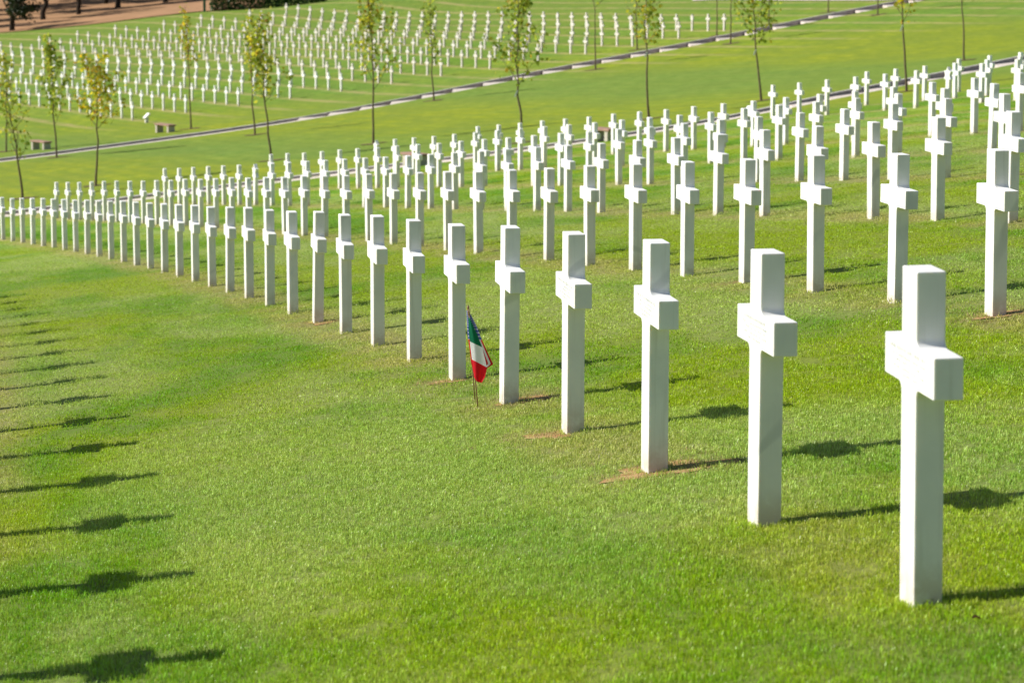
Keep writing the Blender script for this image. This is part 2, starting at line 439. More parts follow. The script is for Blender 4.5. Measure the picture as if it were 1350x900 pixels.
def path(name, yf, steps, x0, x1, x_end, kh):
    """stepped ramp: level treads between the steps, a plain sunk ramp where no steps are"""
    V, F = [], []

    def slab(xa, xb, za, zb):
        nseg = max(1, int((xb - xa) / 1.2)); base = len(V)
        for i in range(nseg + 1):
            x = xa + (xb - xa) * i / nseg; z = za + (zb - za) * i / nseg; y = float(yf(x))
            g = gz(x, y) - .45
            for yy, zz in ((y - WID / 2 + .03, z), (y + WID / 2 - .03, z), (y + WID / 2 - .03, g), (y - WID / 2 + .03, g)): V.append((x, yy, zz))
        for i in range(nseg):
            a = base + 4 * i
            for j in range(3 + 1): F.append((a + j, a + (j + 1) % 4, a + 4 + (j + 1) % 4, a + 4 + j))
        F.append((base, base + 1, base + 2, base + 3)); e = base + 4 * nseg; F.append((e, e + 3, e + 2, e + 1))
    # ramp left of the first step
    x = x0
    while x < steps[0] - 1e-6:
        xn = min(x + 2.0, steps[0])
        slab(x, xn, gz(x, float(yf(x))) - .10, gz(xn, float(yf(xn))) - .10); x = xn
    st = list(steps) + [x_end]
    for a, b in zip(st[:-1], st[1:]):
        z = min(gz(a, float(yf(a)) - WID / 2) + .03, gz(a, float(yf(a)) + WID / 2) + .02)
        slab(a, b - .004, z, z + .01)
    x = x_end
    while x < x1:
        xn = min(x + 2.0, x1)
        slab(x, xn, gz(x, float(yf(x))) - .12, gz(xn, float(yf(xn))) - .12); x = xn
    bm = bmesh.new(); vv = [bm.verts.new(v) for v in V]
    for f in F: bm.faces.new([vv[i] for i in f])
    o = bm_obj(name, bm, M['gravel']); tag(o, kind='structure')
    # kerb on the far side
    V, F = [], []
    xk = np.linspace(x0, x1, int((x1 - x0) / .8)); yk = yf(xk) + WID / 2; zk = height(xk, yk)
    for x, y, z in zip(xk, yk, zk):
        KH = kh[0] + (kh[1] - kh[0]) * min(1, max(0, (x - kh[2]) / 4))
        for yy, zz in ((y - .04, z - .45), (y - .04, z + KH), (y + .20, z + KH + .005), (y + .20, z - .45)): V.append((x, yy, zz))
    for i in range(len(xk) - 1):
        a = 4 * i
        for j in range(4): F.append((a + j, a + (j + 1) % 4, a + 4 + (j + 1) % 4, a + 4 + j))
    bm = bmesh.new(); vv = [bm.verts.new(v) for v in V]
    for f in F: bm.faces.new([vv[i] for i in f])
    o = bm_obj(name.replace('path', 'kerb'), bm, M['kerb']); o.data.materials.append(M['kerb_lit'])
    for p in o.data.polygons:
        if p.normal.z > .7: p.material_index = 1  # upward faces take the paler, painted-sunlit tone
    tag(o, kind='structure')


path('garden_path', low_y, LST, -40, 40, LST[-1] + 1.6, (.045, .12, 8.0))
path('upper_path', upp_y, UST, -60, 60, UST[-1] + 1.6, (.05, .08, -12))


def strip_sheet(name, x0, x1, ya, yb, lift, mat, nx=40, ny=6):
    """a sheet lying on the ground between two lines y=ya(x) and y=yb(x)"""
    X = np.linspace(x0, x1, nx); V = []
    for u in np.linspace(0, 1, ny):
        Y = ya(X) + (yb(X) - ya(X)) * u
        V.append(np.c_[X, Y, height(X, Y) + lift])
    V = np.concatenate(V); idx = np.arange(nx * ny).reshape(ny, nx)
    F = np.stack([idx[:-1, :-1], idx[:-1, 1:], idx[1:, 1:], idx[1:, :-1]], -1).reshape(-1, 4)
    o = mesh_obj(name, V, F, mat); tag(o, kind='structure')
    return o


# dry field under the wood beyond the far plot
EDGE = np.array([(-110, 285), (-60, 267.6), (-46.92, 261.97), (-37.96, 257.9), (-27.46, 255.8), (-22.27, 254.7), (-10, 252.5)])
edge_y = lambda x: np.interp(x, EDGE[:, 0], EDGE[:, 1])
strip_sheet('dry_field', -110, -22.5, lambda x: edge_y(x), lambda x: edge_y(x) * 0 + 400, .06, M['drygrass'], 50, 60)
# pale gravel path that closes the view at the top right
strip_sheet('far_path', 13.5, 60, lambda x: np.interp(x, [13.5, 15.1, 24.8, 60], [213.5, 212.0, 190.0, 150]), lambda x: np.interp(x, [13.5, 15.1, 24.8, 60], [215.5, 214, 192.3, 153]), .05, M['gravel'], 40, 3)

# ------------------------------------------------------------------ headstones
H = 1.07
ARM_LO, ARM_HI = .700, .832
SW, AS, TH = .165, .56, .094      # shaft width, arm span, thickness


def cross_outline(fil, nf):
    w, a = SW / 2, AS / 2

    def fillet(cx, cz, sx, sz, reverse):
        pts = []
        for i in range(nf + 1):
            t = (math.pi / 2) * i / nf
            # arc whose centre is outside the stone
            px = cx + sx * fil * (1 - math.sin(t)); pz = cz + sz * fil * (1 - math.cos(t))
            pts.append((px, pz))
        return pts[::-1] if reverse else pts
    base = -.12
    r = [(w, base)]
    if fil:
        r += fillet(w, ARM_LO, 1, -1, True)[::-1][::-1] if False else [(w + fil * (1 - math.cos(t)), ARM_LO - fil * (1 - math.sin(t))) for t in [math.pi / 2 * i / nf for i in range(nf + 1)]]
        r += [(a, ARM_LO), (a, ARM_HI)]
        r += [(w + fil * (1 - math.sin(t)), ARM_HI + fil * (1 - math.cos(t))) for t in [math.pi / 2 * i / nf for i in range(nf + 1)]]
    else:
        r += [(w, ARM_LO), (a, ARM_LO), (a, ARM_HI), (w, ARM_HI)]
    r += [(w, H)]
    return r + [(-x, z) for x, z in reversed(r)]


def prism(name, outline, th, bevel, holes=None, segs=2):
    bm = bmesh.new()
    f = bm.faces.new([bm.verts.new((x, -th / 2, z)) for x, z in outline])
    ext = bmesh.ops.extrude_face_region(bm, geom=[f])
    bmesh.ops.translate(bm, vec=(0, th, 0), verts=[v for v in ext['geom'] if isinstance(v, bmesh.types.BMVert)])
    bmesh.ops.recalc_face_normals(bm, faces=bm.faces)
    if bevel:
        es = [e for e in bm.edges if len(e.link_faces) == 2 and e.calc_face_angle(0) > .5]
        bmesh.ops.bevel(bm, geom=es, offset=bevel, segments=segs, profile=.5, affect='EDGES', clamp_overlap=True)
    me = bpy.data.meshes.new(name); bm.to_mesh(me); bm.free(); me.materials.append(M['marble'])
    return me


CROSS_NEAR = prism('marble_cross', cross_outline(.030, 5), TH, .005, segs=3)
CROSS_MID = prism('marble_cross_plain', cross_outline(.030, 3), TH, .004, segs=1)
CROSS_FAR = prism('marble_cross_small', cross_outline(0, 0), TH, 0)


def star_outline():
    w = .085; cz, ro = .835, .235
    pts = []
    for i in range(12):
        a = math.radians(-90 + 30 * i)
        r = ro if i % 2 == 0 else ro / math.sqrt(3)
        pts.append((r * math.cos(a), cz + r * math.sin(a)))
    # drop the lowest tip into the shaft: shaft sides meet the star at its two lower notches
    n1, n0 = pts[1], pts[11]
    right = [(w, -.12), (w, n1[1] - (n1[0] - w) * .577)]
    body = pts[1:12]
    left = [(-w, n0[1] - (-n0[0] - w) * .577), (-w, -.12)]
    return right + body + left


STAR = prism('star_headstone', star_outline(), TH, .004, segs=1)

NUM = ['first', 'second', 'third', 'fourth', 'fifth', 'sixth', 'seventh', 'eighth', 'ninth', 'tenth', 'eleventh', 'twelfth', 'thirteenth',
       'fourteenth', 'fifteenth', 'sixteenth', 'seventeenth', 'eighteenth', 'nineteenth', 'twentieth', 'twenty-first', 'twenty-second',
       'twenty-third', 'twenty-fourth', 'twenty-fifth', 'twenty-sixth', 'twenty-seventh', 'twenty-eighth', 'twenty-ninth', 'thirtieth',
       'thirty-first', 'thirty-second', 'thirty-third', 'thirty-fourth', 'thirty-fifth', 'thirty-sixth', 'thirty-seventh']

HEAD_POS = []


def headstone(x, y, th, kind, mesh, label, group):
    o = bpy.data.objects.new('marble_cross' if kind == 'cross' else 'star_headstone', mesh)
    COL.objects.link(o)
    o.location = (x, y, gz(x, y) + random.uniform(-.012, .008))
    o.rotation_euler = (random.gauss(0, .006), random.gauss(0, .006), th + math.pi / 2 + random.gauss(0, .012))
    tag(o, label, 'cross' if kind == 'cross' else 'headstone', group)
    HEAD_POS.append((x, y))
    return o


ROWNAME = {1: 'the foremost row', 2: 'the second row of the near plot', 3: 'the third row of the near plot', 4: 'the fourth row of the near plot',
           5: 'the fifth row of the near plot', 6: 'the sixth row of the near plot', 9: 'the third rearmost row beside the lower path',
           10: 'the second rearmost row beside the lower path', 11: 'the rearmost row beside the lower path'}
TH0 = {1: .149219799, 2: .169254589, 3: .188506628, 4: .207669088, 5: .226330707, 6: .240470876, 9: .285821569, 10: .299151346, 11: .312286682}
CNT = {1: 37, 2: 34, 3: 30, 4: 26, 5: 22, 6: 19, 9: 9, 10: 6, 11: 3}
STEP = 2.07974335
STARS = {(3, 23), (5, 21), (9, 2)}
SPECIAL = {(1, 0): 'largest white marble cross, nearest the camera at the right edge',
           (1, 1): 'white marble cross with a grey diagonal vein, second nearest the camera',
           (1, 2): 'white marble cross on a bare brown soil patch, third nearest the camera',
           (1, 3): 'white marble cross between the two big right ones and the flags, fourth nearest the camera',
           (1, 4): 'white marble cross standing just right of the two small flags',
           (1, 5): 'white marble cross standing just left of the two small flags',
           (1, 9): 'white marble cross tenth from right in the foremost row, on a tan patch'}
near_first = {}
for i in sorted(TH0):
    Ri = R1 + DR * (i - 1)
    for k in range(CNT[i]):
        th = TH0[i] + k * STEP / Ri
        x = RC[0] + Ri * math.cos(th); y = RC[1] + Ri * math.sin(th)
        if (i, k) in STARS:
            lab = {3: 'white marble star headstone among the crosses of the third row, left of centre',
                   5: 'white marble star headstone at the left end of the fifth row',
                   9: 'white marble star headstone beside the lower path at the right'}[i]
            headstone(x, y, th, 'star', STAR, lab, 'star headstones')
            continue
        lab = SPECIAL.get((i, k), 'white marble cross, %s from right in %s' % (NUM[k], ROWNAME[i]))
        if i == 1 and k > 31: lab = 'white marble cross past the left edge, %s in the foremost row from the right' % NUM[k]
        o = headstone(x, y, th, 'cross', CROSS_NEAR if y < 22 else CROSS_MID, lab, 'white marble crosses of the near plot')
        if i == 1 and k < 4: near_first[k] = o
# the row left of the picture: its crosses stand outside the frame, their shadows lie inside
R0 = R1 - DR - .03
for k in range(17):
    th = .15187 + k * STEP / R0
    x = RC[0] + R0 * math.cos(th); y = RC[1] + R0 * math.sin(th)
    headstone(x, y, th, 'cross', CROSS_MID, 'white cross left of the picture, casting the %s shadow up from the bottom left' % NUM[k], 'crosses left of the picture')

# far plot: rows counted from its lowest row upwards
FCNT = {1: 33, 2: 33, 3: 34, 4: 34, 5: 35, 6: 35, 7: 35, 8: 35, 9: 32, 10: 28, 11: 23, 12: 18, 13: 14}
FSTEP = 2.17633
FSTARS = {(12, 2), (1, 2), (1, 11), (7, 13), (6, 17), (4, 15)}
FROW = {13: 'the lowest row of the far plot', 12: 'the second lowest row of the far plot', 11: 'the third lowest row of the far plot',
        10: 'the fourth lowest row of the far plot', 9: 'the fifth lowest row of the far plot'}
dv, df = [], []
for i in range(1, 14):
    Ri = F1 - FDR * (i - 1)
    for k in range(FCNT[i]):
        th = .4184 + k * FSTEP / Ri
        x = FC[0] + Ri * math.cos(th); y = FC[1] + Ri * math.sin(th)
        star = (i, k) in FSTARS
        if i >= 9:
            if star:
                headstone(x, y, th, 'star', STAR, 'small white star headstone, third from right in %s' % FROW[i], 'star headstones')
            else:
                headstone(x, y, th, 'cross', CROSS_FAR, 'small white cross, %s from the right in %s' % (NUM[k], FROW[i]), 'white marble crosses of the far plot')
        else:                                    # beyond the three hundred largest: one object
            me = STAR if star else CROSS_FAR
            a = th + math.pi / 2 + random.gauss(0, .012); z = gz(x, y); ca, sa = math.cos(a), math.sin(a); b = len(dv)
            lx, ly = random.gauss(0, .004), random.gauss(0, .004)
            for v in me.vertices:
                vx, vy, vz = v.co; vx += lx * vz; vy += ly * vz
                dv.append((x + vx * ca - vy * sa, y + vx * sa + vy * ca, z + vz))
            for p in me.polygons: df.append(tuple(b + q for q in p.vertices))
o = mesh_obj('distant_headstones', dv, df, M['marble'])
tag(o, 'upper rows of tiny white headstones across the far plot', 'headstones', kind='stuff')


# worn inscriptions on the lit faces of the nearest crosses: shallow rows of illegible cuts
def engraving(parent, seed):
    rg = random.Random(seed); bm = bmesh.new()
    yb = TH / 2 + .0012
    rows = [(.805, .21, .013), (.783, .19, .009), (.766, .15, .009), (.745, .17, .009), (.727, .10, .009)]
    for z, half, h in rows:
        x = -half
        while x < half:
            w = rg.uniform(.005, .011)
            if rg.random() < .86:
                for (ox, oz, sw, sh) in ((0, 0, .0022, h), (w * .45, rg.choice((-.4, 0, .4)) * h, w * .7, .0022)):
                    bm_box(bm, (x + ox, yb, z + oz), (sw, .001, sh))
            x += w + rg.uniform(.003, .005)
    o = bm_obj('inscription', bm, M['engraving'], parent)
    return o


for k, o in near_first.items(): engraving(o, 40 + k)

# ------------------------------------------------------------------ plot markers, benches
def plot_marker(x, y, rz, label, s=1.0):
    root = empty('plot_marker', (x, y, gz(x, y)), rz); tag(root, label, 'marker', 'slanted plot markers')
    bm = bmesh.new(); bm_box(bm, (0, 0, .12 * s), (.20 * s, .14 * s, .44 * s), None, .006); bm_obj('post', bm, M['marble'], root)
    bm = bmesh.new(); bm_box(bm, (0, 0, .42 * s), (.46 * s, .34 * s, .085 * s), Matrix.Rotation(R(-42), 3, 'Y'), .006); bm_obj('slab', bm, M['marble'], root)
    return root


plot_marker(-20.84, 162.3, R(35), 'small white slanted plot marker on a post near the far benches', .92)
plot_marker(7.62, 92.0, R(35), 'white slanted plot marker half hidden behind crosses near the lower path', .82)


def bench(x, y, rz, label, L=1.45, dz=0.0):
    root = empty('stone_bench', (x, y, gz(x, y) + dz), rz); tag(root, label, 'bench', 'stone benches by the paths')
    bm = bmesh.new(); bm_box(bm, (0, 0, .415), (L, .46, .075), None, .012); bm_obj('seat', bm, M['benchtop'], root)
    for s in (-1, 1):
        bm = bmesh.new(); bm_box(bm, (s * (L / 2 - .17), 0, .165), (.16, .40, .42), None, .01); bm_obj('leg', bm, M['benchleg'], root)
    return root


bench(-24.0, 144.8, R(128), 'stone bench with a brown top, leftmost on the far lawn', 1.5)
bench(-18.37, 150.6, R(128), 'stone bench with a brown top below the white slanted plot marker', 1.5)
bench(2.95, 90.9, R(125), 'stone bench with a reddish top half hidden by crosses, right of centre', 1.05, -.02)
bench(-3.10, 90.9, R(125), 'dark stone bench mostly hidden behind crosses, left of centre', 1.05, -.02)

# ------------------------------------------------------------------ two little flags
def ray(px, py, Y):
    v = (450 - py) / 3750; ph = R(8.5)
    a = math.cos(ph) + v * math.sin(ph); b = -math.sin(ph) + v * math.cos(ph)
    return Vector(((px - 675) / 3750 * Y / a, Y, Y * b / a))


def mat_stripes(name, kind):
    m, t, b = new_mat(name)
    uv = t.n('ShaderNodeUVMap', uv_map='UVMap'); sep = t.n('ShaderNodeSeparateXYZ'); t.put(sep.inputs[0], uv.outputs[0])
    u, v = sep.outputs[0], sep.outputs[1]
    if kind == 'tricolour':
        f1 = t.math('GREATER_THAN', v, .38); f2 = t.math('GREATER_THAN', v, .68)
        col = t.mix(f1, C(.0, .26, .13), C(.88, .88, .88)); col = t.mix(f2, col, C(.82, .015, .035))
    else:
        st = t.math('GREATER_THAN', t.math('FRACT', t.math('MULTIPLY', u, 4.5)), .5)
        col = t.mix(st, C(.75, .015, .035), C(.85, .85, .85))
        canton = t.math('LESS_THAN', v, .52)
        # rows of white stars on the blue canton
        du = t.math('SUBTRACT', t.math('FRACT', t.math('MULTIPLY', u, 9.0)), .5); dw = t.math('SUBTRACT', t.math('FRACT', t.math('MULTIPLY', v, 22.0)), .5)
        rr = t.math('ADD', t.math('MULTIPLY', du, du), t.math('MULTIPLY', dw, dw))
        blue = t.mix(t.math('LESS_THAN', rr, .075), C(.05, .10, .42), C(.80, .80, .82))
        col = t.mix(canton, col, blue)
    t.put(b.inputs['Base Color'], col); b.inputs['Roughness'].default_value = .7
    tr = t.n('ShaderNodeBsdfTranslucent'); t.put(tr.inputs[0], col)
    mx = t.n('ShaderNodeMixShader'); mx.inputs[0].default_value = .52
    L = m.node_tree.links
    L.new(b.outputs[0], mx.inputs[1]); L.new(tr.outputs[0], mx.inputs[2]); L.new(mx.outputs[0], m.node_tree.nodes['Material Output'].inputs[0])
    return m


def flag(name, base, tip, secs, Y, mat, label, amp, phase, back=.02):
    """secs: left and right edge of the hanging cloth from the top down (picture sizes turned into metres at the stick)"""
    b = ray(base[0], base[1], Y); b.z = gz(b.x, Y) - .05; tp = ray(tip[0], tip[1], Y + .05)
    root = empty('hand_flag', (b.x, b.y, b.z + .05)); tag(root, label, 'flag', 'two small flags on sticks')
    inv = Matrix.Translation((b.x, b.y, b.z + .05)).inverted()
    bm = bmesh.new(); d = tp - b
    q = d.to_track_quat('Z', 'Y').to_matrix().to_4x4()
    bmesh.ops.create_cone(bm, cap_ends=True, segments=10, radius1=.0042, radius2=.0038, depth=d.length - .035, matrix=inv @ Matrix.Translation(b + d * ((d.length - .035) / 2 / d.length)) @ q)
    bm_obj('stick', bm, M['wood'], root, True)
    bm = bmesh.new(); dn = d.normalized()
    prof = [(0, .005), (.006, .008), (.012, .005), (.020, .009), (.030, .006), (.042, .0006)]
    rings = []
    for s, r in prof:
        c = inv @ (tp - dn * (.042 - s)); rings.append([bm.verts.new(c + q.to_3x3() @ Vector((r * math.cos(a), r * math.sin(a), 0))) for a in [2 * math.pi * i / 8 for i in range(8)]])
    for r0, r1 in zip(rings[:-1], rings[1:]):
        for i in range(8): bm.faces.new((r0[i], r0[(i + 1) % 8], r1[(i + 1) % 8], r1[i]))
    bm_obj('finial', bm, M['gold'], root, True)
    n_s, n_u = 40, 16
    ss = np.linspace(0, 1, n_s); kn = [s[0] for s in secs]
    LX = np.interp(ss, kn, [s[1][0] for s in secs]); LY = np.interp(ss, kn, [s[1][1] for s in secs])
    RX = np.interp(ss, kn, [s[2][0] for s in secs]); RY = np.interp(ss, kn, [s[2][1] for s in secs])
    bm = bmesh.new(); uvl = bm.loops.layers.uv.new('UVMap'); G = []
    for i in range(n_s):
        row = []
        for j in range(n_u):
            u = j / (n_u - 1)
            off = amp * (.25 + ss[i]) * math.sin(u * 7.5 + ss[i] * 3.0 + phase) - .01 * u
            row.append((bm.verts.new(inv @ ray(LX[i] + (RX[i] - LX[i]) * u, LY[i] + (RY[i] - LY[i]) * u, Y + back + off)), u, ss[i]))
        G.append(row)
    for i in range(n_s - 1):
        for j in range(n_u - 1):
            qd = (G[i][j], G[i][j + 1], G[i + 1][j + 1], G[i + 1][j]); f = bm.faces.new([p[0] for p in qd])
            for l, p in zip(f.loops, qd): l[uvl].uv = (p[1], p[2])
    o = bm_obj('cloth', bm, mat, root, True)
    md = o.modifiers.new('cloth', 'SOLIDIFY'); md.thickness = .0012
    return root


flag('hand_flag', (631.3, 538), (617.6, 407), [(0, (617.4, 417), (620.0, 421)), (.2, (618.0, 434), (628.0, 439)), (.38, (619.4, 450), (635.6, 457.6)), (.68, (622.3, 473.5), (642.0, 484.5)), (.93, (625.2, 498), (639.5, 497)), (1, (629, 503), (635, 504.5))], 16.95,
     mat_stripes('tricolour_cloth', 'tricolour'), 'small green, white and red flag drooping on a wooden stick in the grass', .006, .5, -.02)
flag('hand_flag', (627.0, 530.5), (617.0, 401.5), [(0, (614.8, 409), (618.6, 411)), (.35, (615.6, 430), (628.5, 430)), (.52, (617.2, 447), (635.5, 448)), (.72, (619.6, 463), (644.5, 468)), (.86, (620.8, 477), (650.5, 480)), (1, (624.5, 491), (639.5, 487))], 17.33,
     mat_stripes('striped_cloth', 'striped'), 'small red and white striped flag with blue starry corner, behind the tricolour one', .014, 2.1)

# ------------------------------------------------------------------ trees
def tube(V, F, pts, rad, n=6):
    pts = [Vector(p) for p in pts]; base = len(V)
    for i, p in enumerate(pts):
        d = (pts[min(i + 1, len(pts) - 1)] - pts[max(i - 1, 0)]).normalized()
        a = d.orthogonal().normalized(); b = d.cross(a)
        if i and a.dot(pa) < 0: a, b = -a, -b
        pa = a
        a = (Vector((1, 0, 0)) - d * d.x).normalized() if abs(d.x) < .9 else a
        b = d.cross(a)
        for k in range(n):
            t = 2 * math.pi * k / n
            V.append(p + (a * math.cos(t) + b * math.sin(t)) * rad[i])
    for i in range(len(pts) - 1):
        for k in range(n):
            F.append((base + i * n + k, base + i * n + (k + 1) % n, base + (i + 1) * n + (k + 1) % n, base + (i + 1) * n + k))
    F.append(tuple(base + (len(pts) - 1) * n + k for k in range(n)))


def leaf_faces(V, F, c, size, rg, droop=.3):
    """one folded leaf of two faces"""
    d = Vector((rg.gauss(0, 1), rg.gauss(0, 1), rg.gauss(-droop, .6))).normalized()
    s = d.orthogonal().normalized(); s.rotate(Matrix.Rotation(rg.uniform(0, 6.28), 3, d)); nrm = d.cross(s)
    L = size * rg.uniform(.7, 1.3); w = L * .46; b = len(V)
    fold = nrm * w * rg.uniform(-.35, .35)
    V += [c, c + d * L * .45 + s * w + fold, c + d * L, c + d * L * .45 - s * w + fold]
    F += [(b, b + 1, b + 2), (b, b + 2, b + 3)]


def young_tree(base, h, lean, clear, width, n_leaf, leafmat, label, seed, spread=.55, bare=.0, leaf=.115, rtrunk=.045, n_br=11, tagged=False, top_only=False):
    rg = random.Random(seed)
    x, y = base
    root = empty('young_tree', (x, y, gz(x, y))); tag(root, label, 'tree', 'young trees along the paths')
    V, F = [], []
    k = 10; pts = []
    wob = [rg.gauss(0, .035) for _ in range(k + 1)]
    for i in range(k + 1):
        u = i / k
        pts.append(Vector((lean[0] * u + lean[1] * math.sin(u * 3.0) + wob[i] * min(1, u * 3), rg.gauss(0, .02) * u, -.1 + (h + .1) * u)))
    rad = [max(.006, rtrunk * (1 - .86 * (i / k) ** 1.1)) for i in range(k + 1)]
    rad[0] *= 1.25
    tube(V, F, pts, rad, 8)
    mesh_obj('trunk', V, F, M['bark'], root, True)

    def on(u):
        q = u * k; i = min(k - 1, int(q)); return pts[i].lerp(pts[i + 1], q - i)
    BV, BF, LV, LF = [], [], [], []
    tips = []
    for b in range(n_br):
        u = clear + (1 - clear) * (b + rg.random() * .8) / n_br * .93
        p = on(u); az = b * 2.4 + rg.uniform(-.5, .5)
        rel = (u - clear) / (1 - clear)
        L = 1.35 * width * (1.0 - .62 * rel) * rg.uniform(.75, 1.15) * (1.0 + .5 * rel if top_only else 1)
        d = Vector((math.cos(az) * spread, math.sin(az) * spread, 1 - spread * .35)).normalized()
        path_ = [p]; q = p.copy()
        for s in range(5):
            d = (d + Vector((rg.gauss(0, .13), rg.gauss(0, .13), .07))).normalized(); q = q + d * L / 4.2; path_.append(q.copy())
        r0 = rtrunk * .34 * (1 - .5 * rel)
        tube(BV, BF, path_, [r0, r0 * .8, r0 * .6, r0 * .42, r0 * .28, .0035], 5)
        for s in range(1, 6):
            for _ in range(2):
                e = path_[s]; dd = (d + Vector((rg.gauss(0, .7), rg.gauss(0, .7), rg.gauss(.1, .4)))).normalized()
                l2 = L * rg.uniform(.14, .34); m1 = e + dd * l2 * .5; e2 = e + dd * l2 + Vector((0, 0, .02))
                tube(BV, BF, [e, m1, e2], [.006, .0045, .003], 4)
                if rg.random() > bare:
                    tips.append((e, m1, e2))
    per = n_leaf / max(1, len(tips))
    for e, m1, e2 in tips:
        cnt = int(per * .92 * rg.choice((.2, .5, 1.0, 1.5, 1.9)) + .5)
        for _ in range(cnt):
            t = rg.random(); c = e.lerp(e2, t) + Vector((rg.gauss(0, .13), rg.gauss(0, .13), rg.gauss(-.02, .12)))
            leaf_faces(LV, LF, c, leaf * 1.35, rg)
    mesh_obj('branches', BV, BF, M['bark'], root, True)
    if LV: mesh_obj('crown', LV, LF, M[leafmat], root)
    if tagged:
        bm = bmesh.new(); p = on(clear * .94)
        bm_box(bm, (p.x - .05, p.y - .03, p.z), (.05, .012, .24), Matrix.Rotation(R(24), 3, 'Y'), .002); bm_obj('tree_tag', bm, M['white'], root)
    return root


PITS = []


def T(px, base, h, lean, clear, width, n_leaf, mat, label, seed, **kw):
    PITS.append(base)
    return young_tree(base, h, lean, clear, width, n_leaf, mat, label, seed, **kw)


# along the lower path
T(30, (-17.51, 101.41), 4.0, (-.55, .10), .30, .75, 190, 'leaf_green', 'young tree with sparse leaves, leftmost along the lower path', 1, bare=.25, leaf=.11)
T(126, (-15.52, 105.71), 4.35, (.15, .05), .48, 1.05, 520, 'leaf_yellow', 'young tree with a round yellow crown, second from the left along the lower path', 2, spread=.72, n_br=14)
T(358, (-9.39, 110.96), 5.5, (-.50, -.02), .40, .95, 560, 'leaf_mid', 'young tree with dense yellow-green crown, third from left along lower path', 3, n_br=14)
T(492, (-5.65, 115.74), 6.9, (-.25, .10), .30, 1.25, 640, 'leaf_mid', 'tall young tree with bare lower twigs, left of the centre', 4, spread=.5, n_br=16, bare=.15)
T(690, (.40, 100.18), 5.75, (-.15, -.12), .33, .95, 560, 'leaf_green', 'tall young tree with a green crown at the centre', 5, n_br=16, tagged=True, bare=.1)
T(856, (5.19, 107.59), 6.0, (-.05, -.12), .44, .85, 420, 'leaf_mid', 'young tree with a crooked trunk, right of the central tall one', 6, n_br=12, tagged=True, bare=.1)
T(1004, (9.80, 111.92), 5.2, (-.55, .0), .40, 1.0, 430, 'leaf_green', 'young tree leaning left with a spreading green crown', 7, spread=.7, n_br=13, tagged=True)
T(1195, (14.07, 101.64), 4.9, (-.30, -.05), .50, .85, 260, 'leaf_yellow', 'young tree with yellow crown and bare twigs by the lower path, right', 8, spread=.65, tagged=True, bare=.2)
T(1271, (20.32, 128.31), 4.6, (-.30, .0), .55, .8, 160, 'leaf_green', 'young tree farthest right, only its trunk and lowest leaves showing', 9)
# along the upper path
T(8, (-25.97, 145.86), 5.0, (.10, .05), .28, .75, 260, 'leaf_mid', 'young tree at the left edge beside the far bench', 10, bare=.1, leaf=.13)
T(75, (-21.58, 134.67), 5.4, (-.15, -.03), .28, 1.05, 640, 'leaf_green', 'young tree with the densest green crown, left, before the far plot', 11, spread=.6, n_br=15, leaf=.125)
T(252, (-17.1, 151.58), 6.4, (-.22, .03), .47, .65, 170, 'leaf_yellow', 'slim young tree with a narrow yellow top, right of the far bench', 12, spread=.35, leaf=.13)
T(336, (-12.47, 137.94), 5.2, (-.30, .03), .42, .6, 170, 'leaf_mid', 'slim young tree behind the dense yellow-green one', 13, spread=.4)
T(572, (-4.18, 152.42), 5.3, (-.20, .0), .36, .75, 260, 'leaf_green', 'slim young tree by the upper path, left of the tall central one', 14, spread=.45, leaf=.125)
T(785, (4.76, 162.69), 5.6, (-.20, .05), .62, 1.5, 130, 'leaf_green', 'bare-stemmed young tree by the upper path with one leafy branch leftward', 15, spread=.7, n_br=7, leaf=.14, bare=.35)
T(840, (7.69, 175.55), 5.4, (-.15, .0), .55, .9, 110, 'leaf_yellow', 'bare-stemmed young tree beyond the upper path with a few orange leaves', 16, n_br=8, leaf=.14, bare=.3)
T(945, (12.76, 178.05), 5.6, (-.08, .02), .62, .8, 120, 'leaf_green', 'bare-stemmed young tree beyond the right end of the far plot', 17, leaf=.14)
T(963, (12.97, 169.64), 5.0, (.0, .02), .52, .7, 110, 'leaf_mid', 'bare stem on the near edge of the upper path, beside the last far cross', 18, leaf=.14, bare=.2)
T(1014, (16.34, 181.71), 5.2, (-.06, .02), .62, .8, 100, 'leaf_green', 'thin trunk beyond the upper path, first right of the far plot', 19, leaf=.14)
T(1092, (20.5, 185.48), 5.2, (-.06, .02), .62, .8, 100, 'leaf_green', 'thin trunk beyond the upper path, near the top right corner path', 20, leaf=.14)
T(1157, (22.66, 177.36), 5.2, (.0, .02), .62, .8, 100, 'leaf_green', 'thin trunk on the near edge of the upper path, farthest right', 21, leaf=.14)


